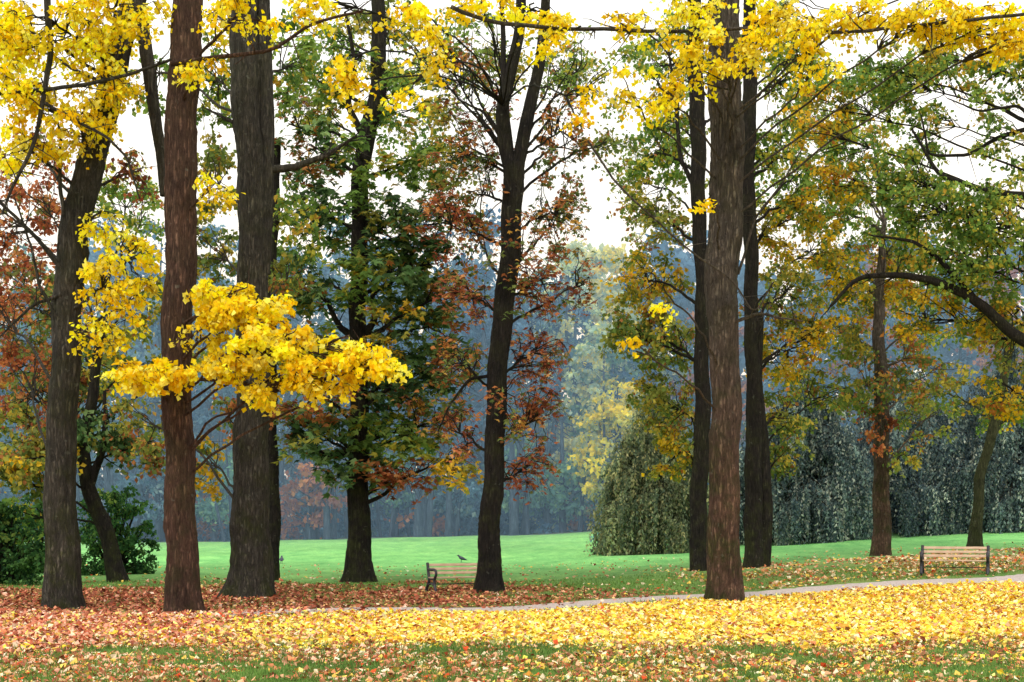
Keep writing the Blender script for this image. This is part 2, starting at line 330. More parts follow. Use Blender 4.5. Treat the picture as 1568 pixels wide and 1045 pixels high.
# --- T5 forked, rust
t=Tree('horse_chestnut_tree',BK_DARK,[[(750,912,44),(748,860,38),(754,760,34),(758,640,33),(770,500,32),(779,390,31),(785,300,32),(787,250,33)],
   [(784,270,22),(772,220,21),(768,170,20),(782,110,19),(796,50,17),(800,-40,15),(804,-130,12)],[(790,268,22),(800,220,21),(812,160,20),(826,100,18),(834,30,16),(838,-60,14),(842,-140,12)],
   ],43.6,flare=.6)
t.branch([(783,250),(775,180),(770,110),(770,20),(760,-60)],43.6,.13,.05)
t.branch([(770,215),(740,170),(700,150)],43.6,.07,.02)
t.branch([(756,575),(720,580),(690,620),(670,660)],43.6,.06,.02)
R5=dict(nl=18,size=.15,rad=.6,palm=True,lr=.05,droop=.6)
for b in [(700,120,50,70,45,2,17,'rustg'),(700,230,45,50,45,2,18,'rustg'),(690,340,45,50,45,2,17,'rust'),(860,200,40,60,45,2,16,'rustg'),(850,320,40,60,45,2,22,'rustg'),(835,430,45,50,45,2,24,'rust'),(710,450,40,50,45,2,17,'rust'),(700,560,40,50,45,2,16,'rustg'),(820,540,45,50,45,2,24,'rust'),(825,640,40,50,45,2,22,'rust'),(800,715,40,30,45,1.5,14,'rust'),(700,660,40,40,45,1.5,11,'rust'),(745,180,40,60,44,1.5,10,'rust'),(790,400,40,80,43,1,14,'rustg'),(770,600,40,80,43,1,12,'rustg'),(740,300,30,80,44,1,12,'rustg'),(880,430,25,60,46,1,8,'rustg'),(760,60,60,40,45,2,12,'green'),(880,100,40,50,45,2,11,'green'),(640,90,50,60,46,2,12,'green')]:
    t.blob(*b,**R5)
t.fill([(690,70,50,60,'green'),(760,110,50,60,'olive'),(850,90,50,60,'olive'),(870,220,40,50,'rustg'),(690,220,50,60,'olive'),(710,360,40,60,'rustg'),(850,340,35,50,'rustg'),(930,120,40,50,'green'),(940,220,35,40,'olive')],49,size=.17,k=.7)
for b in [(520,90,16,50,33,.4,6),(500,10,50,18,33,.8,6),(610,15,40,20,33,.8,5),(665,80,24,40,33,.5,6),(730,10,50,20,33.5,.8,5),(820,20,50,20,34,.8,6),(860,60,30,35,34,.6,4),(885,150,18,45,34,.4,3),(640,130,30,25,33,.4,2),(545,145,10,25,33,.3,2)]:
    t.blob(*b,'yellow',lr=.03,stem=1,**Y)
t.done()
# --- T6 right main
t=Tree('maple_tree',BK_R2,[[(1110,926,60),(1108,880,56),(1110,780,52),(1110,640,50),(1106,500,47),(1106,420,54),(1112,300,52),(1113,160,52),(1110,40,50),(1110,-60,46),(1112,-160,40)]],37.5,flare=.35)
for b in [(1055,60,40,45,35,.8,10),(1010,130,40,30,35,.7,6),(1080,110,50,30,35,.7,6),(1170,30,50,30,35,.8,9),(1235,60,35,35,35,.7,8),(1150,70,40,25,35,.6,5),(1230,20,50,25,35,.7,7),(1330,20,60,22,35,.8,11),(1430,25,60,26,34,.8,16),(1520,35,60,34,34,.8,20),(1555,75,30,20,34,.6,7),(960,20,40,18,35,.8,4),(950,130,30,30,35,.5,3),(1250,110,30,20,35,.5,2),(975,525,18,10,35,.3,1),(1030,478,22,14,35,.3,1),(1078,300,10,26,35,.3,1),(1050,0,60,20,35,.8,6)]:
    t.blob(*b,'yellow',lr=.03,**Y)
t.branch([(690,10,33),(740,32,33),(860,44,34),(980,48,35),(1100,46,37),(1200,40,36),(1290,52,35),(1400,40,34),(1580,22,33)],35,.05,.04,K=60)
t.branch([(900,215,36),(945,280,36),(1000,330,36),(1060,380,36.5),(1130,430,37),(1160,480,37),(1190,430,37)],36,.03,.02,K=40)
t.branch([(1130,420),(1160,330),(1200,280),(1230,230)],37.5,.04,.015)
t.branch([(1120,495),(1160,480),(1230,490)],37.3,.05,.02)
t.done()
# --- T7,T8
t=Tree('oak_tree',BK_DARK,[[(1069,884,27),(1070,820,26),(1073,700,26),(1076,560,24),(1074,420,23),(1070,280,25),(1066,150,25),(1064,20,20),(1060,-120,16)]],54,flare=.4)
t.branch([(1070,300),(1040,240),(1035,150),(1020,60)],54,.1,.04)
G=dict(nl=60,size=.18,rad=.7,lr=.07)
for b in [(1010,100,50,60,56,2,14,'green'),(1010,230,45,60,56,2,20,'green'),(1000,340,45,45,56,2,19,'olive'),(990,430,55,45,56,2,26,'gold'),(1020,520,50,50,56,2,26,'olive'),(960,500,40,40,56,2,15,'olive'),(1020,620,50,50,56,2,26,'olive'),(1040,690,40,40,56,2,14,'gold'),(1120,160,30,60,58,2,11,'green')]:
    t.blob(*b,**G)
t.fill([(1040,80,60,60,'green'),(1010,180,60,60,'green'),(990,280,50,60,'olive')],60)
t.done()
t=Tree('oak_tree',BK_DARK,[[(1156,879,36),(1154,820,30),(1156,700,28),(1152,560,25),(1150,420,23),(1146,300,23),(1146,180,23),(1148,40,20),(1150,-120,16)],[(1172,868,18),(1176,780,17),(1170,680,16),(1160,580,14),(1165,480,10)]],56,flare=.4)
for b in [(1200,130,50,60,58,2,15,'green'),(1200,240,50,50,58,2,18,'green'),(1200,350,50,50,58,2,22,'gold'),(1200,450,50,45,58,2,24,'olive'),(1200,540,50,45,58,2,22,'gold'),(1210,630,45,45,58,2,17,'olive'),(1200,700,35,35,58,1.5,10,'olive'),(1260,500,40,50,58,2,15,'gold'),(1250,300,40,50,58,2,15,'green')]:
    t.blob(*b,**G)
t.fill([(1170,60,60,60,'green'),(1230,90,60,60,'green'),(1240,200,60,60,'green'),(1240,280,60,60,'green'),(1250,390,60,50,'gold'),(1250,600,50,40,'olive'),(1130,280,40,60,'green')],62)
t.done()
# --- T9
t=Tree('beech_tree',BK_R2,[[(1350,856,29),(1350,780,26),(1350,680,25),(1348,560,22),(1346,440,16),(1350,380,11),(1356,340,7)]],63,flare=.3)
for b in [(1330,450,60,45,64,2.5,26,'gold'),(1290,510,50,40,63,2,20,'olive'),(1385,550,35,60,63,2,15,'rustg'),(1330,590,40,50,62,2,12,'rustg'),(1350,650,35,40,62,1.5,7,'rust'),(1280,420,50,50,64,2,18,'gold'),(1300,330,60,50,64,2,22,'green'),(1370,380,60,40,64,2,22,'olive'),(1300,220,50,50,64,2,18,'green'),(1380,700,20,40,62,1,3,'olive'),(1290,600,50,40,62,2,12,'olive')]:
    t.blob(*b,**G)
t.fill([(1330,160,60,60,'green'),(1330,300,60,60,'green'),(1330,420,70,50,'gold'),(1440,480,70,50,'green'),(1440,560,60,40,'olive'),(1400,260,60,50,'green'),(1420,640,60,30,'olive')],67)
t.done()
# --- T10 off-frame right with big limbs
t=Tree('oak_tree',BK_DARK,[[(1720,905,60),(1715,780,52),(1700,600,50),(1690,400,46),(1690,200,40),(1680,0,30),(1680,-120,22)]],50,flare=.4)
t.branch([(1700,600),(1600,540),(1540,500),(1490,455),(1430,430),(1370,420),(1310,425),(1270,470)],50,.3,.05,K=50,S=10,wob=.08)
t.branch([(1490,455),(1440,400),(1400,370),(1330,360)],50,.12,.03)
t.branch([(1690,330),(1600,305),(1540,298),(1500,290),(1440,270),(1400,200)],50,.2,.04,K=40,S=9)
t.branch([(1690,200),(1600,190),(1530,210),(1480,240),(1420,240),(1410,180)],50,.12,.03,K=40)
t.branch([(1600,200),(1560,160),(1500,170),(1450,150)],50,.08,.02)
for b in [(1430,310,70,40,50,2,34,'green'),(1500,330,60,40,50,2,32,'green'),(1540,400,50,50,50,2,24,'green'),(1470,400,70,40,50,2,28,'green'),(1530,110,60,40,50,2,18,'green'),(1540,200,50,40,50,2,9,'green'),(1400,130,60,45,52,2,22,'green'),(1330,110,50,50,52,2,22,'green'),(1440,200,60,40,52,2,10,'green'),(1260,170,50,50,54,2,17,'gold'),(1540,520,45,50,52,2,16,'olive'),(1500,480,50,40,52,2,17,'gold'),(1540,600,50,35,54,2,13,'gold'),(1400,470,60,40,52,2,16,'gold'),(1360,270,60,45,52,2,26,'green'),(1480,90,70,35,52,2,14,'gold'),(1240,210,40,60,52,1.5,12,'gold'),(1280,280,40,40,52,1.5,12,'gold')]:
    t.blob(*b,nl=58,size=.17,rad=.65,lr=.05)
t.fill([(1440,380,70,50,'green'),(1540,300,50,60,'green'),(1540,480,50,60,'olive'),(1420,90,60,50,'green')],56)
t.done()
t=Tree('beech_tree',bark('bark_mossy',(50,52,36),(86,88,62),(120,120,88),.9),[[(1490,842,24),(1496,790,18),(1504,720,17),(1520,660,16),(1536,600,14),(1550,500,12)]],66,flare=.4)
for b in [(1500,620,45,30,68,2,12,'olive'),(1440,600,40,30,68,2,10,'olive'),(1545,640,30,30,68,2,10,'green')]:
    t.blob(*b,**G)
t.done()
# ---- weeping beeches: tiers of arching boughs, each trailing curtains of twigs
def weeping(name,px,D,rxm,H,pal,nb,spb=44):
    W=MB();L=MB();b=P(px,0,D);x0=b[0];g0=float(gz(x0,D))
    st=np.array([[x0,D,g0-.3],[x0+.2,D,g0+H*.4],[x0-.1,D+.1,g0+H*.8],[x0,D,g0+H*.95]])
    q=smooth_line(np.c_[st,np.array([.4,.33,.22,.1])],30);tube(W,q[:,:3],q[:,3],14)
    az=rng.random(nb)*6.28;rr=rng.random(nb)**.55*(.85+.3*rng.random(nb))
    lo=rng.random(nb)<.26;rr=np.where(lo,.7+.35*rng.random(nb),rr)
    ex=x0+np.cos(az)*rr*rxm;ey=D+np.sin(az)*rr*rxm*.7
    tz=g0+H*(1-.6*np.minimum(rr,1.1)**1.7)*(.66+.38*rng.random(nb));tz=np.where(lo,g0+H*(.16+.2*rng.random(nb)),tz)
    A=np.stack([np.full(nb,x0),np.full(nb,D),np.maximum(g0+H*.3,tz-1.2-1.5*rr)],1);A[:,2]=np.minimum(A[:,2],g0+H*.9)
    E=np.stack([ex,ey,tz-.4],1);M=(A+E)/2;M[:,2]=tz+.5
    uu=np.linspace(0,1,9)[None,:,None];bp=(1-uu)**2*A[:,None]+2*uu*(1-uu)*M[:,None]+uu*uu*E[:,None]
    tube(W,bp,np.linspace(.08,.02,9),5)
    ns=nb*spb;bi=np.repeat(np.arange(nb),spb)
    # twigs hang off the outer part of every bough, so each bough makes one trailing curtain
    tt=rng.random(ns)**.7*.6+.4
    on=(1-tt[:,None])**2*A[bi]+2*(tt*(1-tt))[:,None]*M[bi]+(tt**2)[:,None]*E[bi]
    v=rng.normal(size=(ns,2))*.26
    hx=on[:,0]+v[:,0];hy=on[:,1]+v[:,1];top=on[:,2]+.06*rng.normal(size=ns)
    g=gz(hx,hy);top=np.maximum(top,g+.8)
    Ls=np.minimum((.9+2.9*rng.random(ns)**1.3)*(.6+.8*rng.random(nb))[bi]*np.where(lo[bi],1.7,1),top-g-.04)
    m=22;sid=np.repeat(np.arange(ns),m);u=rng.random(ns*m)
    oz=np.stack([np.cos(az),np.sin(az)],1)[bi]*.35
    pos=np.stack([hx[sid]+oz[sid,0]*u**.6,hy[sid]+oz[sid,1]*u**.6,top[sid]-Ls[sid]*u],1)+rng.normal(size=(ns*m,3))*.045
    col=pick(pal,sid,ns,ns*m,.7,.6,.7)*(.6+.7*rng.random(nb))[bi[sid]][:,None]
    leaves(L,pos,.19,np.clip(col,0,.9),down=2.2,width=.55)
    e=bpy.data.objects.new(name,None);bpy.context.scene.collection.objects.link(e);e.location=(x0,D,g0)
    W.obj('trunk_and_branches',BK_DARK,True,e);L.obj('leaves',LEAF,False,e)
weeping('weeping_beech_tree',1008,78,3.3,9.,'weepg',90)
weeping('weeping_beech_tree',1225,84,4.8,10.6,'weep',135)
weeping('weeping_beech_tree',1385,88,5.4,10.2,'weep',150)
weeping('weeping_beech_tree',1550,86,5.4,11.4,'weep',145)
# ---- bushes
def bush(px,D,rx,H,pal,n=60):
    L=MB();W=MB();x0=(px-CX)*D/F;g0=float(gz(x0,D))
    v=nrm(rng.normal(size=(n,3)));v[:,2]=abs(v[:,2]);cen=np.array([x0,D,g0+.1])+v*np.array([rx,rx*.7,H])*(rng.random((n,1))**.3)
    A=np.tile([x0,D,g0-.1],(n,1));uu=np.linspace(0,1,5)[None,:,None];M=(A+cen)/2+np.array([0,0,.3])
    tube(W,(1-uu)**2*A[:,None]+2*uu*(1-uu)*M[:,None]+uu*uu*cen[:,None],np.linspace(.04,.01,5),4)
    clumps(L,W,cen,.5,70,pal,.15)
    e=bpy.data.objects.new('bush',None);bpy.context.scene.collection.objects.link(e);e.location=(x0,D,g0)
    W.obj('stems',BK_DARK,True,e);L.obj('leaves',LEAF,False,e)
bush(175,60,1.7,4.0,'bush',100);bush(8,50,1.5,3.,'bush',80);bush(-60,58,2.,3.4,'bush',50);bush(62,62,1.5,3.4,'bush',60)
# ---- distant wood
FW=MB();FL=MB()
def fartree(px,D,H,rx,pal,low=.12,n=46,nl=42,size=.5,cone=False,rad=1.35):
    x0=(px-CX)*D/F;g0=float(gz(x0,D))
    tr=.22+.25*rng.random();ln=rng.normal()*1.2
    q=np.array([[x0,D,g0-.3],[x0+ln*.3+rng.normal()*.3,D,g0+H*.3],[x0+ln,D,g0+H*.65],[x0+ln*.8,D,g0+H*.95]])
    q=smooth_line(np.c_[q,[tr,tr*.8,tr*.5,.05]],14);tube(FW,q[:,:3],q[:,3],7)
    u=low+(1-low)*rng.random(n)**1.1
    w=(1-u)**.8 if cone else np.sin(np.pi*np.clip((u-low)/(1-low)*.86+.12,0,1))**.6
    a=rng.random(n)*6.28;r=rx*w*np.sqrt(rng.random(n))
    cen=np.stack([x0+ln*u+np.cos(a)*r,D+np.sin(a)*r,g0+H*u],1)
    k=n//2
    A=np.stack([np.full(k,x0)+ln*.5,np.full(k,D),cen[:k,2]-.3*r[:k]-.5],1);A[:,2]=np.maximum(A[:,2],g0+1)
    tube(FW,np.stack([A,(A+cen[:k])/2,cen[:k]],1),np.array([.1,.07,.03]),3)
    clumps(FL,None,cen,rad,nl,pal,size,droop=.3,tw=7,flat=.5)
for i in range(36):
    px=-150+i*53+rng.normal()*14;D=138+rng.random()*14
    if px<560: pal=rng.choice(['far','farhaze','far','fargreen']);H=26+rng.random()*8
    elif px<840: pal=rng.choice(['farhaze','far','farhaze']);H=26+rng.random()*7
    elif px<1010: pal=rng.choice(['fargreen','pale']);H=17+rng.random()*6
    else: pal=rng.choice(['far','farhaze','farrust']);H=21+rng.random()*6
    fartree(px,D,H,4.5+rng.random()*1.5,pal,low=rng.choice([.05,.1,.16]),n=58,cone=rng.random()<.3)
for px,D,H,rx,pal in [(905,150,31,5.5,'pale'),(945,160,33,5,'fargold'),(880,165,35,5,'pale'),(955,132,14,3.4,'fargold'),(915,131,12.5,3.2,'fargold'),(650,145,33,5.5,'farhaze'),(730,150,34,5.5,'farhaze'),(690,155,35,5.5,'far'),(560,150,33,5,'far'),(450,150,30,5,'far'),(830,155,29,5,'fargreen'),(985,150,27,5,'pale'),
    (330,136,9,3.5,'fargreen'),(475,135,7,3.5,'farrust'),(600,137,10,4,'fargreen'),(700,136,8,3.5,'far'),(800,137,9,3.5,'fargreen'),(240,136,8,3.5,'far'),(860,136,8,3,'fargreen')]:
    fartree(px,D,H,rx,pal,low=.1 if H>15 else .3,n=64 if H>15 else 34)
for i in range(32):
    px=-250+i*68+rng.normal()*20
    fartree(px,172+rng.random()*16,29+rng.random()*8,7.,'farhaze' if px<820 or px>1020 else 'pale',low=.02,n=85,nl=50,size=1.15,rad=2.4)
for i in range(170):
    px=-200+i*11.7+rng.normal()*8;D=137+rng.random()*26
    x0=(px-CX)*D/F;g0=float(gz(x0,D));n=7
    H=1.5+6*rng.random()*(D-125)/25
    cen=np.array([x0,D,g0])+np.abs(rng.normal(size=(n,3)))*np.array([1,1,.0])*rng.choice([-1,1],size=(n,3))*np.array([1.6,1,0])+np.array([0,0,1.])*(H*rng.random((n,1)))
    pal=rng.choice(['farrust','farhaze','farhaze','far','fargreen'],p=[.2,.36,.26,.1,.08])
    clumps(FL,None,cen,1.4,40,pal,.5)
for i in range(60):
    D=131+rng.random()*12;x0=(-100+rng.random()*1150-CX)*D/F;g0=float(gz(x0,D))
    ln=rng.normal()*.9
    tube(FW,np.array([[x0,D,g0-.2],[x0+ln*.3,D,g0+3],[x0+ln*.7,D,g0+6],[x0+ln*1.6,D,g0+11]]),np.array([.36,.28,.22,.12])*(.4+rng.random()),7)
e=bpy.data.objects.new('distant_woodland',None);bpy.context.scene.collection.objects.link(e);e.location=(0,150,0)
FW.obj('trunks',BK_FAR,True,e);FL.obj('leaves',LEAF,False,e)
H=MB()
n=120;cen=np.stack([6+rng.random(n)*40,97+rng.random(n)*3,np.zeros(n)],1);cen[:,2]=gz(cen[:,0],cen[:,1])+.3+rng.random(n)*4
clumps(H,None,cen,1.,70,'farhaze',.3);H.obj('hedge',LEAF)
# ---- mist lying over the far lawn and the wood: one uniform thin volume
vm,nt,o=newmat('morning_mist');vs=nt.nodes.new('ShaderNodeVolumeScatter');vs.inputs['Density'].default_value=.0049;vs.inputs['Color'].default_value=(.38,.67,1.,1);vs.inputs['Anisotropy'].default_value=.0;nt.links.new(vs.outputs[0],o.inputs['Volume'])
import bmesh
bm=bmesh.new();bmesh.ops.create_cube(bm,size=1);me=bpy.data.meshes.new('mist');bm.to_mesh(me);bm.free();me.materials.append(vm)
mo=bpy.data.objects.new('mist',me);bpy.context.scene.collection.objects.link(mo);mo.location=(0,82+85,18);mo.scale=(420,170,44)
# ---------------- ground
PATH=np.array([(-40,30.5),(-25,32),(-12,33.2),(-6,34.2),(0,36.),(4,38.6),(7,40.),(11,41.3),(15,42.2),(22,44),(34,48),(60,56)],float)
def pathy(x): return np.interp(x,PATH[:,0],PATH[:,1])
def vn(x,y,s,seed):
    r=np.random.default_rng(seed);T=r.random((64,64));X=x/s;Yv=y/s
    xi=np.floor(X).astype(int);yi=np.floor(Yv).astype(int);fx=X-xi;fy=Yv-yi;fx=fx*fx*(3-2*fx);fy=fy*fy*(3-2*fy)
    g=lambda a,b:T[a%64,b%64]
    return (g(xi,yi)*(1-fx)+g(xi+1,yi)*fx)*(1-fy)+(g(xi,yi+1)*(1-fx)+g(xi+1,yi+1)*fx)*fy
def fbm(x,y,s,seed): return .5*vn(x,y,s,seed)+.3*vn(x,y,s/2.1,seed+1)+.2*vn(x,y,s/4.3,seed+2)
def zones(x,y):
    """leaf litter cover: yellow, pink, red, mixed (0..1)"""
    nz=fbm(x,y,3.,5)-.5;py=pathy(x);n2=fbm(x,y,1.4,61)
    front=sst(23.2,28,y+nz*8-.06*x)
    yel=front*(1-sst(-1.2,.1,y-py+.8+nz*2.4))*sst(-8.,-1.5,x+nz*5)*(.5+.5*sst(.3,.5,n2+.35*sst(26,31,y)))
    pink=front*(1-sst(-.5,1.5,y-py+nz*2))*(1-sst(-8.,-1.5,x+nz*5))
    redE=49+nz*14-10*sst(-1,7,x)
    red=sst(-.8,.6,y-py+nz)*(1-sst(-6,3,y-redE))*(1-.8*sst(-2,6,x+nz*5))*(.45+.55*sst(.35,.58,fbm(x,y,2.2,90)))
    brown=sst(0,2,y-py)*sst(4,10,x)*(1-sst(48,62,y-.3*x+nz*14))*.6*sst(.35,.6,fbm(x,y,4,30)+.1)
    mix=(1-front)*(.6+.9*nz)
    return np.clip(yel,0,1),np.clip(pink,0,1),np.clip(red,0,1),np.clip(mix,0,1),np.clip(brown,0,1)
xs=np.concatenate([np.linspace(-420,-40,40),np.linspace(-38,42,320),np.linspace(44,420,40)])
ys=np.concatenate([np.linspace(-40,14,20),np.linspace(14.5,62,300),np.linspace(63,150,120),np.linspace(155,900,40)])
X,Yg=np.meshgrid(xs,ys,indexing='ij');Z=gz(X,Yg)
yl,pk,rd,mx_,br=zones(X,Yg)
ng=fbm(X,Yg,9,40)[...,None]
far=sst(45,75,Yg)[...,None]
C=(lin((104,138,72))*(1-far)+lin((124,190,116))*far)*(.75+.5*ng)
def mixc(C,c,w): w=w[...,None];return C*(1-w)+lin(c)*w
C=mixc(C,(228,180,84),yl*.88);C=mixc(C,(190,134,110),pk*.75);C=mixc(C,(128,88,68),rd*.75);C=mixc(C,(150,124,82),mx_*.45);C=mixc(C,(140,110,76),br*.5)
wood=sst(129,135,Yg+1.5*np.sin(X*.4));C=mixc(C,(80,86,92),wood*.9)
hd=sst(88,92,Yg)*sst(8,12,X);C=mixc(C,(60,70,62),hd*.8)
G_=MB();ni,nj=X.shape;idx=np.arange(ni*nj).reshape(ni,nj)
G_.add(np.stack([X,Yg,Z],-1),np.stack([idx[:-1,:-1],idx[1:,:-1],idx[1:,1:],idx[:-1,1:]],-1),C)
gm,nt,o=newmat('park_ground');N=nt.nodes.new;L=nt.links.new
at=N('ShaderNodeAttribute');at.attribute_name='Col';tc=N('ShaderNodeTexCoord')
n1=N('ShaderNodeTexNoise');n1.inputs['Scale'].default_value=11;n1.inputs['Detail'].default_value=8;n1.inputs['Roughness'].default_value=.75;L(tc.outputs['Object'],n1.inputs[0])
mp=N('ShaderNodeMapping');mp.inputs['Scale'].default_value=(1,.35,1);L(tc.outputs['Object'],mp.inputs[0])
n2=N('ShaderNodeTexNoise');n2.inputs['Scale'].default_value=1.1;n2.inputs['Detail'].default_value=9;n2.inputs['Roughness'].default_value=.75;L(mp.outputs[0],n2.inputs[0])
r1=ramp(nt,n1.outputs['Fac'],[(.3,(.45,.45,.45)),(.5,(.95,.95,.95)),(.72,(1.5,1.5,1.4))])
r2=ramp(nt,n2.outputs['Fac'],[(.32,(.56,.72,.66)),(.68,(1.45,1.24,1.16))])
a=N('ShaderNodeMix');a.data_type='RGBA';a.blend_type='MULTIPLY';a.inputs[0].default_value=1;L(at.outputs['Color'],a.inputs[6]);L(r1.outputs[0],a.inputs[7])
b=N('ShaderNodeMix');b.data_type='RGBA';b.blend_type='MULTIPLY';b.inputs[0].default_value=1;L(a.outputs[2],b.inputs[6]);L(r2.outputs[0],b.inputs[7])
bs=N('ShaderNodeBsdfPrincipled');bs.inputs['Roughness'].default_value=.95;bs.inputs['Specular IOR Level'].default_value=.1;L(b.outputs[2],bs.inputs['Base Color'])
bp=N('ShaderNodeBump');bp.inputs['Strength'].default_value=.5;bp.inputs['Distance'].default_value=.05;L(n1.outputs['Fac'],bp.inputs['Height']);L(bp.outputs[0],bs.inputs['Normal']);L(bs.outputs[0],o.inputs[0])
G_.obj('ground',gm,True)
# path
pm,nt,o=newmat('gravel');N=nt.nodes.new;L=nt.links.new
tc=N('ShaderNodeTexCoord');n1=N('ShaderNodeTexNoise');n1.inputs['Scale'].default_value=18;n1.inputs['Detail'].default_value=8;n1.inputs['Roughness'].default_value=.8;L(tc.outputs['Object'],n1.inputs[0])
r1=ramp(nt,n1.outputs['Fac'],[(.3,lin((120,104,98))),(.5,lin((178,164,158))),(.7,lin((214,202,196)))])
bs=N('ShaderNodeBsdfPrincipled');bs.inputs['Roughness'].default_value=.95;L(r1.outputs[0],bs.inputs['Base Color']);L(bs.outputs[0],o.inputs[0])
px_=np.linspace(-38,58,500);w=np.linspace(-1,1,7)
pyc=pathy(px_);pyc=np.convolve(np.pad(pyc,12,'edge'),np.ones(25)/25,'valid')
hw=1.1+.12*np.sin(px_*1.7)+.1*rng.normal(size=500)
XX=np.repeat(px_[:,None],7,1);YY=pyc[:,None]+w[None]*hw[:,None];ZZ=gz(XX,YY)+.02-.03*(np.abs(w)[None]>.99)
PB=MB();idx=np.arange(3500).reshape(500,7);PB.add(np.stack([XX,YY,ZZ],-1),np.stack([idx[:-1,:-1],idx[1:,:-1],idx[1:,1:],idx[:-1,1:]],-1));PB.obj('gravel_path',pm,True)
# fallen leaves
FLV=MB()
def scatter(n,x0,x1,y0,y1,which,pal,size,thr=1.,up_=.5):
    yy=y0+(y1-y0)*rng.random(n);half=1.06*(yy*800/F)
    xx=rng.uniform(-1,1,n)*half*1.1
    k=(xx>x0)&(xx<x1);xx=xx[k];yy=yy[k]
    z=zones(xx,yy)[which] if which is not None else np.full(len(xx),1.)
    if which==4 or which==3: z=z*sst(.3,.6,fbm(xx,yy,1.2,77))
    k=rng.random(len(xx))<z*thr;xx=xx[k];yy=yy[k];m=len(xx)
    onp=(abs(yy-pathy(xx))<1.1)
    k=~onp|(rng.random(m)<.14+.7*sst(-3,-9,xx));xx=xx[k];yy=yy[k];m=len(xx)
    c=np.stack([xx,yy,gz(xx,yy)+.025+.04*rng.random(m)],1)
    th=rng.random(m)*6.28;d=np.stack([np.cos(th),np.sin(th),rng.normal(size=m)*.35],1)
    up=nrm(rng.normal(size=(m,3))*up_+np.array([0,0,1.]))
    leaves(FLV,c,size,pick(pal,np.arange(m),m,m,.5),dirs=d,nor=up,width=.85,fold=.18)
scatter(145000,-30,30,22,42,0,'lyel',.115)
scatter(42000,-30,30,22,42,0,'lmix',.115)
scatter(90000,-30,30,22,40,1,'lpink',.115)
scatter(22000,-30,30,22,40,1,'lred',.115)
scatter(14000,-30,30,22,40,1,'lyel',.115)
scatter(130000,-40,40,32,58,2,'lred',.13,.7)
scatter(16000,-40,40,32,58,2,'lpink',.13,.8)
scatter(95000,-30,30,16,29,3,'lmix',.1,.9)
scatter(26000,-30,0,16,29,3,'lpink',.1,.9)
scatter(18000,-30,30,16,29,3,'lred',.1,.9)
scatter(22000,0,30,19,29,3,'lyel',.1,.8)
scatter(80000,-10,40,38,64,4,'lmix',.14,.9)
scatter(7000,-30,30,16,70,None,'lmix',.13,.5)
FLV.obj('fallen_leaves',DRY)
# grass blades
GB=MB()
n=190000;yy=15.5+(52-15.5)*rng.random(n)**1.7;xx=rng.uniform(-1,1,n)*yy*.42
z=zones(xx,yy);cov=np.maximum.reduce([z[0],z[1],z[2]*.8]);k=(rng.random(n)>cov*.93)&(abs(yy-pathy(xx))>1.1);xx=xx[k];yy=yy[k];n=len(xx)
c=np.stack([xx,yy,gz(xx,yy)],1);d=np.stack([rng.normal(size=n)*.4,rng.normal(size=n)*.4,np.ones(n)],1)
col=lin((108,140,72))*(.6+.8*rng.random((n,1)))*(.6+.8*fbm(xx,yy,2,9)[:,None])
leaves(GB,c,.1,col,dirs=d,width=.16,fold=0);GB.obj('lawn_grass',GRASSM)
# ---------------- benches
wm,nt,o=newmat('bench_wood');N=nt.nodes.new;L=nt.links.new
tc=N('ShaderNodeTexCoord');mp=N('ShaderNodeMapping');mp.inputs['Scale'].default_value=(1.5,25,25);L(tc.outputs['Object'],mp.inputs[0])
n1=N('ShaderNodeTexNoise');n1.inputs['Scale'].default_value=2;n1.inputs['Detail'].default_value=5;L(mp.outputs[0],n1.inputs[0])
r1=ramp(nt,n1.outputs['Fac'],[(.3,lin((170,134,106))),(.7,lin((226,198,170)))]);bs=N('ShaderNodeBsdfPrincipled');bs.inputs['Roughness'].default_value=.6;L(r1.outputs[0],bs.inputs['Base Color']);L(bs.outputs[0],o.inputs[0])
im,nt,o=newmat('bench_iron');bs=nt.nodes.new('ShaderNodeBsdfPrincipled');bs.inputs['Roughness'].default_value=.5;nt.links.new(bs.outputs[0],o.inputs[0])
tn=nt.nodes.new('ShaderNodeTexNoise');tn.inputs['Scale'].default_value=30;rr=ramp(nt,tn.outputs['Fac'],[(.3,(.015,.014,.02)),(.7,(.04,.035,.045))]);nt.links.new(rr.outputs[0],bs.inputs['Base Color'])
def box(name,cx,cy,cz,sx,sy,sz,rx,mat,par,bev=.008):
    bm=bmesh.new();bmesh.ops.create_cube(bm,size=1);bmesh.ops.scale(bm,vec=(sx,sy,sz),verts=bm.verts)
    bmesh.ops.bevel(bm,geom=bm.edges[:],offset=bev,segments=2,affect='EDGES')
    me=bpy.data.meshes.new(name);bm.to_mesh(me);bm.free();me.materials.append(mat)
    ob=bpy.data.objects.new(name,me);bpy.context.scene.collection.objects.link(ob);ob.location=(cx,cy,cz);ob.rotation_euler=(rx,0,0);ob.parent=par
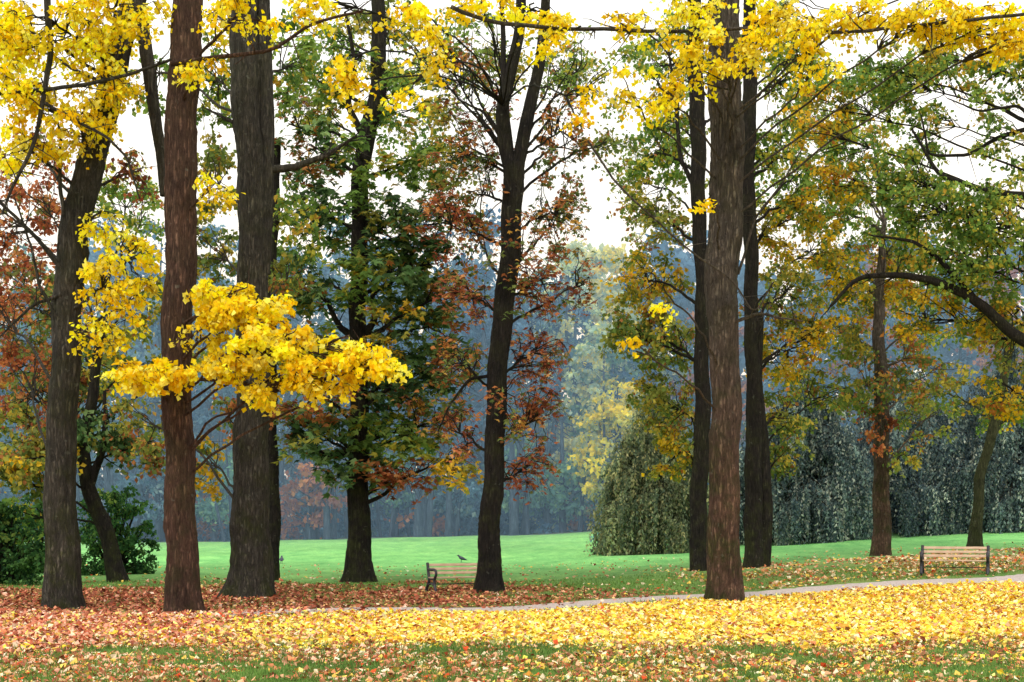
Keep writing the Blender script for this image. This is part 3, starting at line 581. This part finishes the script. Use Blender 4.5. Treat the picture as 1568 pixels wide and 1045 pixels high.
def bench(px,D,rot):
    x0=(px-CX)*D/F;g=float(gz(x0,D))
    e=bpy.data.objects.new('park_bench',None);bpy.context.scene.collection.objects.link(e);e.location=(x0,D,g);e.rotation_euler=(0,0,math.radians(rot))
    W=2.05
    for i in range(4): box(f'seat_slat_{i+1}',0,-.28+.125*i,.455+.004*abs(i-1.5),W,.095,.035,0,wm,e)
    for i in range(3):
        z=.6+.125*i; box(f'backrest_slat_{i+1}',0,.17+.3*(z-.5),z,W,.03,.085,-.28,wm,e)
    for k,sx in enumerate((-W/2+.04,W/2-.04)):
        B=MB()
        def rod(pl,w=.035):
            q=smooth_line(np.array([[sx,a,b] for a,b in pl],float),18);tube(B,q,np.full(18,w),8)
        rod([(-.38,0),(-.36,.1),(-.26,.25),(-.27,.4),(-.3,.44)],.05)
        rod([(-.46,.02),(-.36,.04),(-.22,.02)],.04)
        rod([(.42,0),(.36,.12),(.2,.28),(.14,.42),(.2,.52),(.3,.92)],.05)
        rod([(.48,.02),(.38,.04),(.28,.02)],.04)
        rod([(-.3,.43),(-.1,.42),(.15,.43)],.04)
        rod([(-.28,.2),(-.05,.28),(.24,.22)],.035)
        rod([(-.28,.44),(-.42,.56),(-.40,.68),(-.22,.72),(.05,.7),(.26,.74)],.045)
        o=B.obj(f'iron_frame_{k+1}',im,True);o.parent=e
    B=MB();q=np.array([[-W/2+.1,0,.25],[0,0,.25],[W/2-.1,0,.25]]);tube(B,q,np.full(3,.015),6);o=B.obj('cross_bar',im,True);o.parent=e
bench(704,45.2,26)
bench(1462,44.5,-20)
# ---------------- crows
cm,nt,o=newmat('feathers');bs=nt.nodes.new('ShaderNodeBsdfPrincipled');bs.inputs['Roughness'].default_value=.5;nt.links.new(bs.outputs[0],o.inputs[0])
tn=nt.nodes.new('ShaderNodeTexNoise');tn.inputs['Scale'].default_value=20;rr=ramp(nt,tn.outputs['Fac'],[(.4,(.012,.014,.03)),(.7,(.05,.06,.12))]);nt.links.new(rr.outputs[0],bs.inputs['Base Color'])
def crow(px,D,rot):
    x0=(px-CX)*D/F;g=float(gz(x0,D));B=MB()
    body=np.array([(-.30,0,.12,.012),(-.2,0,.15,.035),(-.1,0,.19,.07),(0,0,.22,.088),(.08,0,.26,.08),(.13,0,.31,.05),(.16,0,.35,.048),(.19,0,.365,.045),(.225,0,.36,.022),(.25,0,.355,.012),(.28,0,.345,.003)])
    tube(B,body[:,:3],body[:,3],12)
    for s in(-1,1):
        tube(B,np.array([(.02,.03*s,.16),(.03,.035*s,.08),(.02,.035*s,0)]),np.array([.02,.008,.007]),6)
        for a in(-.4,0,.4,3.1): tube(B,np.array([(.02,.035*s,.008),(.02+.045*math.cos(a),.035*s+.045*math.sin(a),.004)]),np.array([.006,.003]),4)
        q=np.array([(.08,.07*s,.25),(0,.088*s,.22),(-.12,.06*s,.17),(-.24,.02*s,.14)]);tube(B,q,np.array([.02,.04,.03,.006]),8)
    o=B.obj('crow',cm,True);o.location=(x0,D,g);o.rotation_euler=(0,0,math.radians(rot))
crow(707,74,170);crow(431,72,95)
# ---------------- light
el,az=math.radians(48),math.radians(200)
w=bpy.data.worlds.new('World');bpy.context.scene.world=w;w.use_nodes=True;nt=w.node_tree;nt.nodes.clear()
N=nt.nodes.new;L=nt.links.new
o=N('ShaderNodeOutputWorld');bg=N('ShaderNodeBackground');bg.inputs[1].default_value=.14
sk=N('ShaderNodeTexSky');sk.sky_type='NISHITA';sk.sun_disc=False;sk.sun_elevation=el;sk.sun_rotation=az;sk.dust_density=4
mx=N('ShaderNodeMix');mx.data_type='RGBA';mx.inputs[0].default_value=.9
tc=N('ShaderNodeTexCoord');nn=N('ShaderNodeTexNoise');nn.inputs['Scale'].default_value=2.2;nn.inputs['Detail'].default_value=5;L(tc.outputs['Generated'],nn.inputs[0])
rc=ramp(nt,nn.outputs['Fac'],[(.3,(10.2,10.3,10.1)),(.65,(12.4,12.2,11.5))])
L(sk.outputs[0],mx.inputs[6]);L(rc.outputs[0],mx.inputs[7]);L(mx.outputs[2],bg.inputs[0]);L(bg.outputs[0],o.inputs[0])
sl=bpy.data.lights.new('sun','SUN');sl.energy=1.5;sl.angle=math.radians(10);sl.color=(1,.94,.84)
so=bpy.data.objects.new('sun',sl);bpy.context.scene.collection.objects.link(so)
from mathutils import Vector
dv=Vector((math.sin(az)*math.cos(el),math.cos(az)*math.cos(el),math.sin(el)))
so.rotation_euler=dv.to_track_quat('Z','Y').to_euler()
# ---------------- camera
cd=bpy.data.cameras.new('camera');cd.lens=50;cd.sensor_width=36;cd.clip_end=3000;cd.shift_y=(HY-522.5)/1568
co=bpy.data.objects.new('camera',cd);bpy.context.scene.collection.objects.link(co);co.location=(0,0,CH);co.rotation_euler=(math.pi/2,0,0)
sc=bpy.context.scene;sc.camera=co
sc.view_settings.view_transform='Standard';sc.view_settings.look='None';sc.view_settings.exposure=0
print('polys',sum(len(m.polygons) for m in bpy.data.meshes))
